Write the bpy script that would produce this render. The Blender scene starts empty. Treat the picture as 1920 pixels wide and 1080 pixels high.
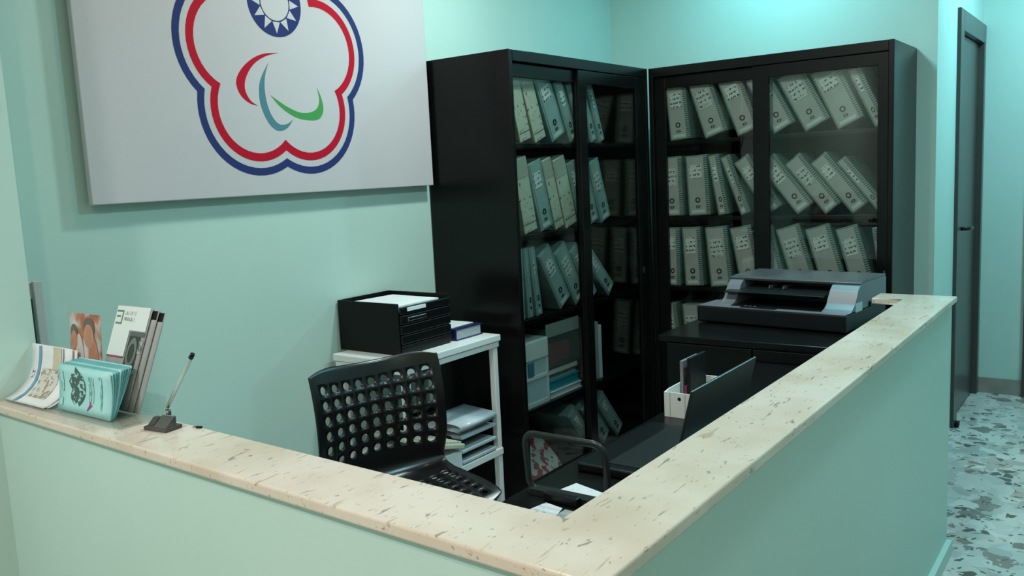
import bpy, bmesh, math, random
from mathutils import Matrix, Vector
random.seed(7)
SC = bpy.context.scene
COL = SC.collection
PI = math.pi

# ------------------------------------------------------------------ camera
YAW, PITCH, ROLL, FPX = math.radians(36.3808), math.radians(-7.5701), math.radians(2.7642), 1614.6358
CAM = Vector((2.4907, -4.4501, 1.4616))
fwd = Vector((-math.sin(YAW)*math.cos(PITCH), math.cos(YAW)*math.cos(PITCH), math.sin(PITCH)))
r0 = Vector((math.cos(YAW), math.sin(YAW), 0)); u0 = r0.cross(fwd)
right = r0*math.cos(ROLL) - u0*math.sin(ROLL); up = r0*math.sin(ROLL) + u0*math.cos(ROLL)
cd = bpy.data.cameras.new('camera'); cam = bpy.data.objects.new('camera', cd); COL.objects.link(cam)
cd.sensor_width = 36; cd.lens = FPX/1920*36; cd.clip_start = .05
cam.matrix_world = Matrix(((right.x, up.x, -fwd.x, CAM.x), (right.y, up.y, -fwd.y, CAM.y), (right.z, up.z, -fwd.z, CAM.z), (0, 0, 0, 1)))
SC.camera = cam

# ------------------------------------------------------------------ world, exposure
w = bpy.data.worlds.new('world'); SC.world = w; w.use_nodes = True
w.node_tree.nodes['Background'].inputs[0].default_value = (.6, .8, .78, 1)
w.node_tree.nodes['Background'].inputs[1].default_value = .05
vs = SC.view_settings
vs.view_transform = 'Standard'; vs.look = 'None'; vs.gamma = 1; vs.use_curve_mapping = False
vs.exposure = 0.0
# ceiling downlights: (x, y, watts, colour)
CEIL = 2.75
DOWNLIGHTS = [
    (1.00, -0.42, 10.6, (0.25, 0.87, 1.00)),
    (2.20, -2.10, 22.0, (0.50, 0.91, 1.00)),
    (0.75, -2.60, 3.0, (1.00, 0.67, 0.53)),
    (2.20, -4.90, 19.0, (1.00, 0.79, 0.63)),
    (0.95, -5.20, 42.0, (1.00, 0.98, 0.95)),
    (3.30, -0.30, 5.0, (0.40, 0.80, 1.00)),
    (3.60, -3.20, 4.0, (0.75, 1.00, 0.75)),
    (2.45, 0.55, 33.0, (0.39, 0.87, 1.00)),
    (0.85, -1.78, 21.5, (0.82, 1.00, 0.95)),
]
DLW = ['in front of the printer-side cabinet', 'above the side worktop', 'above the perforated chair', 'on the visitor side facing the counter corner', 'on the visitor side near the pier',
       'at the corridor mouth', 'across from the counter side', 'beside the corridor door', 'above the white side table']

# ------------------------------------------------------------------ materials
MATS = {}
def mat(name, col, rough=.5, metal=0, spec=.5, emit=None, alpha=None):
    if name in MATS: return MATS[name]
    m = bpy.data.materials.new(name); m.use_nodes = True
    b = m.node_tree.nodes['Principled BSDF']
    b.inputs['Base Color'].default_value = (*col, 1); b.inputs['Roughness'].default_value = rough
    b.inputs['Metallic'].default_value = metal; b.inputs['Specular IOR Level'].default_value = spec
    if emit: b.inputs['Emission Color'].default_value = (*emit[0], 1); b.inputs['Emission Strength'].default_value = emit[1]
    MATS[name] = m
    return m
def nodes(m): return m.node_tree.nodes, m.node_tree.links, m.node_tree.nodes['Principled BSDF']
def noisy(name, c1, c2, scale=8, rough=.5, detail=4, lo=.35, hi=.65, bump=0, spec=.5, stretch=(1, 1, 1), bscale=None):
    """two-tone procedural colour with optional fine relief, in object space"""
    if name in MATS: return MATS[name]
    m = mat(name, c1, rough, 0, spec); n, l, b = nodes(m)
    tc = n.new('ShaderNodeTexCoord'); mp = n.new('ShaderNodeMapping'); mp.inputs['Scale'].default_value = stretch
    l.new(tc.outputs['Object'], mp.inputs[0])
    t = n.new('ShaderNodeTexNoise'); t.inputs['Scale'].default_value = scale; t.inputs['Detail'].default_value = detail
    l.new(mp.outputs[0], t.inputs['Vector'])
    r = n.new('ShaderNodeValToRGB'); r.color_ramp.elements[0].position = lo; r.color_ramp.elements[1].position = hi
    r.color_ramp.elements[0].color = (*c1, 1); r.color_ramp.elements[1].color = (*c2, 1)
    l.new(t.outputs['Fac'], r.inputs[0]); l.new(r.outputs[0], b.inputs['Base Color'])
    if bump:
        t2 = n.new('ShaderNodeTexNoise'); t2.inputs['Scale'].default_value = bscale or 120
        l.new(mp.outputs[0], t2.inputs['Vector'])
        bp = n.new('ShaderNodeBump'); bp.inputs['Strength'].default_value = bump; bp.inputs['Distance'].default_value = .002
        l.new(t2.outputs['Fac'], bp.inputs['Height']); l.new(bp.outputs[0], b.inputs['Normal'])
    return m
def glassy(name, tint, gloss_rough=.02, ior=1.5, haze=0.0, hcol=(.7, .8, .78)):
    """thin clear sheet: tinted see-through plus Fresnel reflection (and a little milky haze)"""
    if name in MATS: return MATS[name]
    m = bpy.data.materials.new(name); m.use_nodes = True; n, l = m.node_tree.nodes, m.node_tree.links
    n.clear(); out = n.new('ShaderNodeOutputMaterial')
    tr = n.new('ShaderNodeBsdfTransparent'); tr.inputs[0].default_value = (*tint, 1)
    gl = n.new('ShaderNodeBsdfGlossy'); gl.inputs['Roughness'].default_value = gloss_rough
    # Schlick reflectance, the same on both faces of the sheet
    ge = n.new('ShaderNodeNewGeometry'); dt = n.new('ShaderNodeVectorMath'); dt.operation = 'DOT_PRODUCT'
    l.new(ge.outputs['Incoming'], dt.inputs[0]); l.new(ge.outputs['Normal'], dt.inputs[1])
    def M(op, a, b):
        q = n.new('ShaderNodeMath'); q.operation = op
        for i, v in enumerate((a, b)):
            if v is None: continue
            if isinstance(v, (int, float)): q.inputs[i].default_value = v
            else: l.new(v, q.inputs[i])
        return q.outputs[0]
    f0 = ((ior-1)/(ior+1))**2
    fr = M('ADD', M('MULTIPLY', M('POWER', M('SUBTRACT', 1.0, M('ABSOLUTE', dt.outputs['Value'], None)), 5.0), 1-f0), f0)
    mx = n.new('ShaderNodeMixShader'); l.new(fr, mx.inputs[0]); l.new(gl.outputs[0], mx.inputs[2])
    if haze:
        df = n.new('ShaderNodeBsdfDiffuse'); df.inputs[0].default_value = (*hcol, 1)
        m2 = n.new('ShaderNodeMixShader'); m2.inputs[0].default_value = haze
        l.new(tr.outputs[0], m2.inputs[1]); l.new(df.outputs[0], m2.inputs[2]); l.new(m2.outputs[0], mx.inputs[1])
    else: l.new(tr.outputs[0], mx.inputs[1])
    l.new(mx.outputs[0], out.inputs[0]); MATS[name] = m
    return m
def marks(name, base, ink, scale=(60, 60, 60), thr=.56, rough=.6, strength=1.0, rows=None):
    """printed or handwritten strokes: thresholded noise, optionally broken into text rows along local Z"""
    if name in MATS: return MATS[name]
    m = mat(name, base, rough); n, l, b = nodes(m)
    tc = n.new('ShaderNodeTexCoord'); mp = n.new('ShaderNodeMapping'); mp.inputs['Scale'].default_value = scale
    l.new(tc.outputs['Object'], mp.inputs[0])
    t = n.new('ShaderNodeTexNoise'); t.inputs['Scale'].default_value = 1; t.inputs['Detail'].default_value = 2
    l.new(mp.outputs[0], t.inputs['Vector'])
    g = n.new('ShaderNodeMath'); g.operation = 'GREATER_THAN'; g.inputs[1].default_value = thr
    l.new(t.outputs['Fac'], g.inputs[0]); fac = g.outputs[0]
    if rows:
        sx = n.new('ShaderNodeSeparateXYZ'); l.new(tc.outputs['Object'], sx.inputs[0])
        a = n.new('ShaderNodeMath'); a.operation = 'MULTIPLY'; a.inputs[1].default_value = rows; l.new(sx.outputs['Z'], a.inputs[0])
        fr = n.new('ShaderNodeMath'); fr.operation = 'FRACT'; l.new(a.outputs[0], fr.inputs[0])
        g2 = n.new('ShaderNodeMath'); g2.operation = 'GREATER_THAN'; g2.inputs[1].default_value = .55; l.new(fr.outputs[0], g2.inputs[0])
        mu = n.new('ShaderNodeMath'); mu.operation = 'MULTIPLY'; l.new(g2.outputs[0], mu.inputs[0]); l.new(fac, mu.inputs[1]); fac = mu.outputs[0]
    s = n.new('ShaderNodeMath'); s.operation = 'MULTIPLY'; s.inputs[1].default_value = strength; l.new(fac, s.inputs[0])
    mx = n.new('ShaderNodeMix'); mx.data_type = 'RGBA'; l.new(s.outputs[0], mx.inputs['Factor'])
    mx.inputs['A'].default_value = (*base, 1); mx.inputs['B'].default_value = (*ink, 1)
    l.new(mx.outputs['Result'], b.inputs['Base Color'])
    return m

WALL = noisy('mint_wall_paint', (.485, .645, .585), (.505, .67, .61), 2.2, .42, 3, .3, .7, .05, .4)
CEILM = mat('ceiling_white', (.80, .82, .80), .8)
BLACK = noisy('black_laminate', (.0035, .0038, .0036), (.005, .0055, .005), 6, .24, 3, spec=.22)
BLACKP = mat('black_plastic', (.004, .004, .0045), .30, 0, .25)
BLACKM = mat('black_matt', (.004, .004, .0042), .5, 0, .2)
DARKG = mat('dark_grey_plastic', (.012, .014, .014), .3, 0, .4)
WHITEM = noisy('white_lacquer', (.74, .75, .74), (.78, .78, .77), 5, .35)
PAPER = noisy('white_paper', (.72, .74, .76), (.78, .79, .80), 14, .7)
GLASS = glassy('cabinet_glass', (.83, .86, .84), .015, 1.5)
CHROME = mat('brushed_metal', (.55, .56, .57), .25, 1)

def marble():
    m = mat('cream_marble', (.70, .64, .52), .16, 0, .5); n, l, b = nodes(m)
    tc = n.new('ShaderNodeTexCoord')
    a = n.new('ShaderNodeTexNoise'); a.inputs['Scale'].default_value = 5; a.inputs['Detail'].default_value = 6; l.new(tc.outputs['Object'], a.inputs['Vector'])
    r = n.new('ShaderNodeValToRGB'); e = r.color_ramp.elements
    e[0].position = .3; e[0].color = (.58, .455, .345, 1); e[1].position = .62; e[1].color = (.70, .595, .51, 1)
    l.new(a.outputs['Fac'], r.inputs[0]); cur = r.outputs[0]
    for i, (rot, sc, st, th, ink) in enumerate(((.5, 50, (1, .25, 1), .680, (.21, .16, .11)), (-1.0, 56, (1, .22, 1), .675, (.23, .17, .12)), (2.0, 60, (1, .22, 1), .675, (.24, .18, .13)), (1.3, 30, (1, .14, 1), .67, (.44, .33, .23)), (.1, 80, (1, .5, 1), .68, (.28, .21, .16)))):
        mp = n.new('ShaderNodeMapping'); mp.inputs['Rotation'].default_value = (0, 0, rot); mp.inputs['Scale'].default_value = st; mp.inputs['Location'].default_value = (i*3.1, i*1.7, 0)
        l.new(tc.outputs['Object'], mp.inputs[0])
        t = n.new('ShaderNodeTexNoise'); t.inputs['Scale'].default_value = sc*1.6; t.inputs['Detail'].default_value = 3; t.inputs['Distortion'].default_value = .6
        l.new(mp.outputs[0], t.inputs['Vector'])
        mr = n.new('ShaderNodeMapRange'); mr.inputs[1].default_value = th; mr.inputs[2].default_value = th+.05; mr.inputs[4].default_value = .75; l.new(t.outputs['Fac'], mr.inputs[0])
        mx = n.new('ShaderNodeMix'); mx.data_type = 'RGBA'; l.new(mr.outputs[0], mx.inputs['Factor']); l.new(cur, mx.inputs['A']); mx.inputs['B'].default_value = (*ink, 1); cur = mx.outputs['Result']
    l.new(cur, b.inputs['Base Color']); return m
MARBLE = marble()

def terrazzo():
    m = mat('terrazzo', (.5, .52, .5), .22, 0, .5); n, l, b = nodes(m)
    tc = n.new('ShaderNodeTexCoord'); ns = n.new('ShaderNodeTexNoise'); ns.inputs['Scale'].default_value = 14
    l.new(tc.outputs['Object'], ns.inputs['Vector'])
    wv = n.new('ShaderNodeMix'); wv.data_type = 'RGBA'; wv.inputs['Factor'].default_value = .09
    l.new(tc.outputs['Object'], wv.inputs['A']); l.new(ns.outputs['Color'], wv.inputs['B'])
    def layer(scale, stops, cur=None, rad=None, seed=0):
        mp = n.new('ShaderNodeMapping'); mp.inputs['Location'].default_value = (seed, seed*.7, 0); l.new(wv.outputs['Result'], mp.inputs[0])
        v = n.new('ShaderNodeTexVoronoi'); v.voronoi_dimensions = '2D'; v.inputs['Scale'].default_value = scale; l.new(mp.outputs[0], v.inputs['Vector'])
        sp = n.new('ShaderNodeSeparateColor'); l.new(v.outputs['Color'], sp.inputs[0])
        r = n.new('ShaderNodeValToRGB'); r.color_ramp.interpolation = 'CONSTANT'
        el = r.color_ramp.elements
        while len(el) < len(stops): el.new(.5)
        for k, (p, c) in enumerate(stops): el[k].position = p; el[k].color = (*c, 1)
        l.new(sp.outputs['Red'], r.inputs[0])
        if cur is None: return r.outputs[0]
        lt = n.new('ShaderNodeMath'); lt.operation = 'LESS_THAN'; lt.inputs[1].default_value = rad[0]; l.new(v.outputs['Distance'], lt.inputs[0])
        gt = n.new('ShaderNodeMath'); gt.operation = 'GREATER_THAN'; gt.inputs[1].default_value = rad[1]; l.new(sp.outputs['Green'], gt.inputs[0])
        mu = n.new('ShaderNodeMath'); mu.operation = 'MULTIPLY'; l.new(lt.outputs[0], mu.inputs[0]); l.new(gt.outputs[0], mu.inputs[1])
        mx = n.new('ShaderNodeMix'); mx.data_type = 'RGBA'; l.new(mu.outputs[0], mx.inputs['Factor']); l.new(cur, mx.inputs['A']); l.new(r.outputs[0], mx.inputs['B'])
        return mx.outputs['Result']
    c = layer(15, [(0, (.55, .50, .465)), (.3, (.60, .55, .51)), (.55, (.49, .455, .425)), (.72, (.64, .575, .535)), (.9, (.45, .385, .345))])
    c = layer(8, [(0, (.20, .19, .17)), (.25, (.30, .23, .20)), (.5, (.44, .43, .41)), (.75, (.64, .58, .54))], c, (.42, .66), 3.3)
    c = layer(20, [(0, (.12, .115, .10)), (.3, (.26, .21, .185)), (.55, (.42, .39, .365)), (.8, (.66, .60, .56))], c, (.40, .62), 7.1)
    c = layer(48, [(0, (.12, .12, .11)), (.35, (.60, .58, .56)), (.8, (.32, .26, .22))], c, (.32, .72), 11.7)
    l.new(c, b.inputs['Base Color']); return m
TERR = terrazzo()

# ------------------------------------------------------------------ mesh helpers
def link(name, me, m=None, parent=None):
    o = bpy.data.objects.new(name, me); COL.objects.link(o)
    if m is not None and len(me.materials) == 0: me.materials.append(m)
    if parent is not None: o.parent = parent
    return o
def bm_mesh(bm, smooth=False):
    me = bpy.data.meshes.new('m'); bmesh.ops.recalc_face_normals(bm, faces=bm.faces); bm.to_mesh(me); bm.free()
    if smooth:
        me.polygons.foreach_set('use_smooth', [True]*len(me.polygons))
    return me
def add_box(bm, x0, x1, y0, y1, z0, z1):
    v = [bm.verts.new(p) for p in ((x0, y0, z0), (x1, y0, z0), (x1, y1, z0), (x0, y1, z0), (x0, y0, z1), (x1, y0, z1), (x1, y1, z1), (x0, y1, z1))]
    for f in ((0, 3, 2, 1), (4, 5, 6, 7), (0, 1, 5, 4), (1, 2, 6, 5), (2, 3, 7, 6), (3, 0, 4, 7)): bm.faces.new([v[i] for i in f])
    return v
def bevel(bm, r, seg=2):
    bmesh.ops.bevel(bm, geom=list(bm.edges), offset=r, segments=seg, affect='EDGES', profile=.5, clamp_overlap=True)
def box(name, x0, x1, y0, y1, z0, z1, m, parent=None, bev=0, seg=2):
    bm = bmesh.new(); add_box(bm, x0, x1, y0, y1, z0, z1)
    if bev: bevel(bm, bev, seg)
    return link(name, bm_mesh(bm), m, parent)
def prism(name, pts, z0, z1, m, parent=None, bev=0, seg=2):
    bm = bmesh.new()
    a = [bm.verts.new((x, y, z0)) for x, y in pts]; b = [bm.verts.new((x, y, z1)) for x, y in pts]
    bm.faces.new(a[::-1]); bm.faces.new(b); k = len(pts)
    for i in range(k): bm.faces.new((a[i], a[(i+1) % k], b[(i+1) % k], b[i]))
    if bev: bevel(bm, bev, seg)
    return link(name, bm_mesh(bm), m, parent)
def extrude_yz(name, pts, x0, x1, m, parent=None, bev=0):
    """profile in local Y,Z swept along X"""
    bm = bmesh.new()
    a = [bm.verts.new((x0, y, z)) for y, z in pts]; b = [bm.verts.new((x1, y, z)) for y, z in pts]
    bm.faces.new(a); bm.faces.new(b[::-1]); k = len(pts)
    for i in range(k): bm.faces.new((a[i], b[i], b[(i+1) % k], a[(i+1) % k]))
    if bev: bevel(bm, bev)
    return link(name, bm_mesh(bm), m, parent)
def tube_mesh(path, r, n=10, closed=False, cap=True, sx=1.0):
    bm = bmesh.new(); P = [Vector(p) for p in path]; k = len(P); rings = []
    ref = None
    for i, p in enumerate(P):
        if closed: t = (P[(i+1) % k]-P[i-1]).normalized()
        else: t = (P[min(i+1, k-1)]-P[max(i-1, 0)]).normalized()
        if ref is None: ref = Vector((0, 0, 1)) if abs(t.z) < .9 else Vector((0, 1, 0))
        a = t.cross(ref).normalized(); b = a.cross(t).normalized(); ref = b
        rr = r[i] if isinstance(r, (list, tuple)) else r
        rings.append([bm.verts.new(p+a*rr*sx*math.cos(2*PI*j/n)+b*rr*math.sin(2*PI*j/n)) for j in range(n)])
    for i in range(k if closed else k-1):
        A, B = rings[i], rings[(i+1) % k]
        for j in range(n): bm.faces.new((A[j], A[(j+1) % n], B[(j+1) % n], B[j]))
    if not closed and cap: bm.faces.new(rings[0][::-1]); bm.faces.new(rings[-1])
    return bm_mesh(bm, True)
def tube(name, path, r, m, parent=None, n=10, closed=False, sx=1.0):
    return link(name, tube_mesh(path, r, n, closed, True, sx), m, parent)
def flat(name, pts, m, parent=None, th=.0006, axis='x', at=0.0):
    """thin printed shape: polygon extruded slightly. axis x: pts=(y,z) printed on +x face; axis y: pts=(x,z) on -y face; axis z: pts=(x,y)"""
    bm = bmesh.new()
    def P(p, d):
        return {'x': (at+d, p[0], p[1]), 'y': (p[0], at-d, p[1]), 'z': (p[0], p[1], at+d)}[axis]
    a = [bm.verts.new(P(p, 0)) for p in pts]; b = [bm.verts.new(P(p, th)) for p in pts]
    bm.faces.new(b); bm.faces.new(a[::-1]); k = len(pts)
    for i in range(k): bm.faces.new((a[i], a[(i+1) % k], b[(i+1) % k], b[i]))
    return link(name, bm_mesh(bm), m, parent)
def thing(name, label, cat, loc=(0, 0, 0), rot=(0, 0, 0), group=None):
    o = bpy.data.objects.new(name, None); o.empty_display_size = .05; COL.objects.link(o); o.location = loc; o.rotation_euler = rot
    return tag(o, label, cat, group)
def tag(o, label, cat, group=None):
    o['label'] = label; o['category'] = cat
    if group: o['group'] = group
    return o
def struct(o, label=None):
    o['kind'] = 'structure'
    if label: o['label'] = label
    return o
def rrect(cx, cy, w, h, r, n=5):
    pts = []
    for sx, sy, a0 in ((1, 1, 0), (-1, 1, PI/2), (-1, -1, PI), (1, -1, 1.5*PI)):
        for i in range(n+1):
            a = a0+PI/2*i/n; pts.append((cx+sx*(w/2-r)+r*math.cos(a), cy+sy*(h/2-r)+r*math.sin(a)))
    return pts

# ------------------------------------------------------------------ key dimensions (metres)
JX, JY = .185, -3.412                     # pier at the left end of the counter
XO, XI, YE = 1.973, 1.824, -1.095          # right worktop: outer edge, inner edge, far end
SK = .0317                                 # the front counter runs slightly off square
def yo(x): return -3.594 + SK*(1.973-x)    # worktop front edge
def yi(x): return -3.443 + SK*(1.824-x)    # worktop back edge
HC, TH = .956, .021
XD, YF = 1.702, 1.36
DP, H = .457, 1.948
RX, BY = 4.8, -7.0

# ------------------------------------------------------------------ room shell
struct(box('floor', -.3, RX+.1, BY-.1, YF+.1, -.05, 0, TERR), 'polished terrazzo floor with grey, white and brown chips')
struct(box('ceiling', -.3, RX+.1, BY-.1, YF+.1, CEIL, CEIL+.05, CEILM), 'plain white ceiling')
struct(box('wall_left', -.12, 0, JY, .0, 0, CEIL, WALL), 'mint green painted wall behind the desk')
struct(box('wall_pier', -.12, JX, BY, JY, 0, CEIL, WALL), 'mint green wall standing proud at the end of the counter')
struct(box('wall_back', -.12, XD, 0, .1, 0, CEIL, WALL), 'mint green wall behind the right cabinet')
# corridor wall with the door opening
DY0, DY1, DZ = .56, 1.34, 2.12
struct(box('wall_corridor', XD-.12, XD, .1, DY0, 0, CEIL, WALL), 'mint green corridor wall beside the door')
struct(box('wall_over_door', XD-.12, XD, DY0, DY1, DZ, CEIL, WALL), 'mint green wall over the door')
struct(box('wall_corner', XD-.12, XD, DY1, YF, 0, CEIL, WALL), 'narrow mint green wall strip past the door')
struct(box('wall_far', XD-.12, RX+.1, YF, YF+.1, 0, CEIL, WALL), 'mint green wall at the far end of the corridor')
struct(box('wall_right', RX, RX+.1, BY, YF, 0, CEIL, WALL), 'mint green wall opposite the desk')
struct(box('wall_front', JX, RX, BY-.1, BY, 0, CEIL, WALL), 'mint green wall behind the visitor side')
BASEM = noisy('stone_baseboard', (.24, .21, .185), (.30, .27, .24), 9, .4)
struct(box('baseboard_far', XD, 1.95, YF-.012, YF, 0, .095, BASEM), 'beige stone baseboard of the far wall')

# door in the corridor wall
DOORM = noisy('brown_door_laminate', (.045, .043, .040), (.062, .058, .053), 3, .28, 4, .3, .7, 0, .5, (4, 4, .6))
d1 = struct(thing('door_1', 'dark flush door with a black lever handle', 'door')); del d1['category']
box('door_leaf', XD-.05, XD-.012, DY0+.05, DY1-.05, .012, DZ-.05, DOORM, d1, .002)
for n_, a in (('door_casing', (XD-.1, XD+.018, DY0-.055, DY0+.045, 0, DZ+.06)), ('door_casing', (XD-.1, XD+.018, DY1-.045, DY1+.012, 0, DZ+.06)), ('door_casing', (XD-.1, XD+.018, DY0+.045, DY1-.045, DZ-.045, DZ+.06))):
    box(n_, *a, DOORM, d1, .004)
hb = box('handle_plate', XD-.013, XD-.004, DY0+.085, DY0+.125, 1.02, 1.10, BLACKP, d1, .003)
tube('lever', [(XD-.01, DY0+.105, 1.055), (XD+.035, DY0+.105, 1.055), (XD+.045, DY0+.12, 1.055), (XD+.045, DY0+.235, 1.05)], .010, BLACKP, hb)
box('key_plate', XD-.013, XD-.004, DY0+.085, DY0+.12, .925, .985, BLACKP, d1, .003)
box('door_stop', XD-.005, XD+.04, DY0-.03, DY0+.01, 0, .03, BLACKP, d1, .008)
d2 = struct(thing('door_2', 'door in the far corridor wall with a dark casing', 'door')); del d2['category']
box('door_casing', 1.95, 1.985, YF-.03, YF, 0, 2.18, DOORM, d2, .003)
box('door_casing', 2.81, 2.87, YF-.03, YF, 0, 2.18, DOORM, d2, .003)
box('door_casing', 1.985, 2.81, YF-.03, YF, 2.12, 2.18, DOORM, d2, .003)
box('door_leaf', 1.985, 2.81, YF-.02, YF, .005, 2.12, noisy('pale_green_door', (.36, .55, .50), (.38, .57, .52), 3, .4), d2)

# counter walls under the worktop
OV = .016
fy = lambda x: yo(x)+OV
struct(prism('wall_counter_front', [(JX, fy(JX)), (XO-OV, fy(XO-OV)), (XO-OV-.12, yi(XI)-.012), (JX, yi(JX)-.012)], 0, HC-TH, WALL), 'mint green half wall under the front worktop')
struct(prism('wall_counter_side', [(XO-OV, fy(XO-OV)), (XO-OV, YE-.019), (XI+.012, YE-.019), (XI+.012, yi(XI)-.012), (XO-OV-.12, yi(XI)-.012)], 0, HC-TH, WALL), 'mint green half wall under the side worktop')
struct(box('baseboard_counter', XO-OV, XO-OV+.018, fy(XO)+.0, YE-.015, 0, .055, WALL), 'mint painted skirting along the counter side')
struct(prism('baseboard_counter_front', [(JX, fy(JX)-.012), (XO-OV, fy(XO-OV)-.012), (XO-OV, fy(XO-OV)), (JX, fy(JX))], 0, .055, WALL), 'mint painted skirting along the counter front')
tag(prism('marble_worktop', [(JX+.001, yo(JX)), (XO, yo(XO)), (XO, YE), (1.715, YE), (1.715, -1.222), (XI, -1.222), (XI, yi(XI)), (JX+.001, yi(JX))], HC-TH, HC, MARBLE, None, .004, 3),
    'cream speckled marble worktop capping the green L-shaped counter', 'worktop')

# ------------------------------------------------------------------ ceiling downlights
TRIMM = mat('downlight_trim', (.75, .75, .74), .4)
for i, (x, y, wt, c) in enumerate(DOWNLIGHTS):
    t = thing('ceiling_downlight', 'round recessed ceiling downlight %s' % DLW[i], 'ceiling light', (x, y, CEIL), group='ceiling downlights')
    bm = bmesh.new()
    ring = []
    for rr, z in ((.075, -.001), (.078, -.010), (.095, -.008), (.098, 0)):
        ring.append([bm.verts.new((rr*math.cos(2*PI*j/32), rr*math.sin(2*PI*j/32), z)) for j in range(32)])
    for A, B in zip(ring, ring[1:]):
        for j in range(32): bm.faces.new((A[j], A[(j+1) % 32], B[(j+1) % 32], B[j]))
    link('trim_ring', bm_mesh(bm, True), TRIMM, t)
    bm = bmesh.new(); bmesh.ops.create_circle(bm, cap_ends=True, segments=32, radius=.076, matrix=Matrix.Translation((0, 0, -.002)))
    link('lens', bm_mesh(bm), mat('lamp_lens_%d' % i, (.9, .9, .9), .5, emit=(c, 6)), t)
    ld = bpy.data.lights.new('downlight', 'AREA'); ld.shape = 'DISK'; ld.size = .14; ld.energy = wt; ld.color = c
    lo = bpy.data.objects.new('lamp', ld); COL.objects.link(lo); lo.parent = t; lo.location = (0, 0, -.012)

# ------------------------------------------------------------------ poster with emblem
CANV = noisy('poster_canvas', (.525, .495, .515), (.55, .52, .54), 1.4, .6, 3, .3, .7, .08, .3, bscale=300)
poster = thing('wall_poster', 'large white canvas poster with a blossom-shaped emblem on the left wall', 'poster', (0, 0, 0))
box('canvas', .024, .045, -3.147, -1.657, 1.428, 2.50, CANV, poster, .003)
for z_ in (1.50, 2.36): box('hanging_batten', 0, .024, -3.08, -1.72, z_, z_+.05, CANV, poster)
EB = mat('print_blue', (.022, .036, .145), .7, 0, .15); ER = mat('print_red', (.47, .004, .022), .7, 0, .15); EG = mat('print_green', (.06, .30, .085), .7, 0, .15); ET = mat('print_teal', (.08, .21, .26), .7, 0, .15)
EY, EZ, ED = -2.43, 1.8775, .1875
def outline(R, n=20):
    nt = ED*math.cos(PI/5)+math.sqrt(R*R-(ED*math.sin(PI/5))**2)
    half = math.atan2(nt*math.sin(PI/5), nt*math.cos(PI/5)-ED)
    pts = []
    for k in range(5):
        a = PI/2+k*2*PI/5; cy, cz = EY+ED*math.cos(a), EZ+ED*math.sin(a)
        for i in range(n):
            b = a-half+2*half*i/n; pts.append((cy+R*math.cos(b), cz+R*math.sin(b)))
    return pts
def band(name, R1, R2, m):
    bm = bmesh.new(); A = outline(R1); B = outline(R2); k = len(A); x = .0456
    va = [bm.verts.new((x, *p)) for p in A]; vb = [bm.verts.new((x, *p)) for p in B]
    for i in range(k): bm.faces.new((va[i], va[(i+1) % k], vb[(i+1) % k], vb[i]))
    return link(name, bm_mesh(bm), m, poster)
band('blossom_outline_blue', .2305, .205, EB)
band('blossom_outline_red', .1825, .1547, ER)
SY, SZ = -2.43, 2.083
circ = lambda r, n=48: [(SY+r*math.cos(2*PI*i/n), SZ+r*math.sin(2*PI*i/n)) for i in range(n)]
flat('sun_disc', circ(.115), EB, poster, .0006, 'x', .045)
WP = mat('print_white', (.55, .52, .54), .6)
flat('sun_centre', circ(.060), WP, poster, .0012, 'x', .045)
for k in range(12):
    a = PI/12*0+k*PI/6-PI/2; da = .235
    flat('sun_ray', [(SY+.066*math.cos(a-da), SZ+.066*math.sin(a-da)), (SY+.103*math.cos(a), SZ+.103*math.sin(a)), (SY+.066*math.cos(a+da), SZ+.066*math.sin(a+da))], WP, poster, .0012, 'x', .045)
RED = [(-2.431, 1.915), (-2.494, 1.907), (-2.545, 1.886), (-2.589, 1.852), (-2.614, 1.815), (-2.613, 1.783), (-2.595, 1.755), (-2.565, 1.737), (-2.537, 1.731), (-2.564, 1.747), (-2.581, 1.775), (-2.582, 1.804), (-2.566, 1.838), (-2.535, 1.872), (-2.487, 1.899)]
BLU = [(-2.477, 1.878), (-2.506, 1.838), (-2.523, 1.801), (-2.527, 1.755), (-2.518, 1.715), (-2.498, 1.676), (-2.471, 1.652), (-2.445, 1.648), (-2.414, 1.66), (-2.389, 1.688), (-2.417, 1.672), (-2.452, 1.671), (-2.479, 1.696), (-2.496, 1.736), (-2.502, 1.789), (-2.495, 1.836)]
GRN = [(-2.48, 1.769), (-2.445, 1.734), (-2.404, 1.708), (-2.362, 1.692), (-2.317, 1.687), (-2.274, 1.69), (-2.251, 1.709), (-2.244, 1.737), (-2.252, 1.773), (-2.268, 1.804), (-2.261, 1.772), (-2.264, 1.747), (-2.28, 1.726), (-2.314, 1.714), (-2.359, 1.714), (-2.411, 1.732), (-2.448, 1.751)]
def smooth_poly(P, tips):
    out = []; k = len(P)
    for i in range(k):
        p0, p1, p2, p3 = P[i-1], P[i], P[(i+1) % k], P[(i+2) % k]
        if i in tips: p0 = p1
        if (i+1) % k in tips: p3 = p2
        for s in range(4):
            t = s/4
            out.append(tuple(.5*((2*p1[j])+(-p0[j]+p2[j])*t+(2*p0[j]-5*p1[j]+4*p2[j]-p3[j])*t*t+(-p0[j]+3*p1[j]-3*p2[j]+p3[j])*t**3) for j in (0, 1)))
    return out
flat('swoosh_red', smooth_poly(RED, (0, 8)), ER, poster, .0006, 'x', .045)
flat('swoosh_teal', smooth_poly(BLU, (0, 9)), ET, poster, .0006, 'x', .045)
flat('swoosh_green', smooth_poly(GRN, (0, 9)), EG, poster, .0006, 'x', .045)

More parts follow.
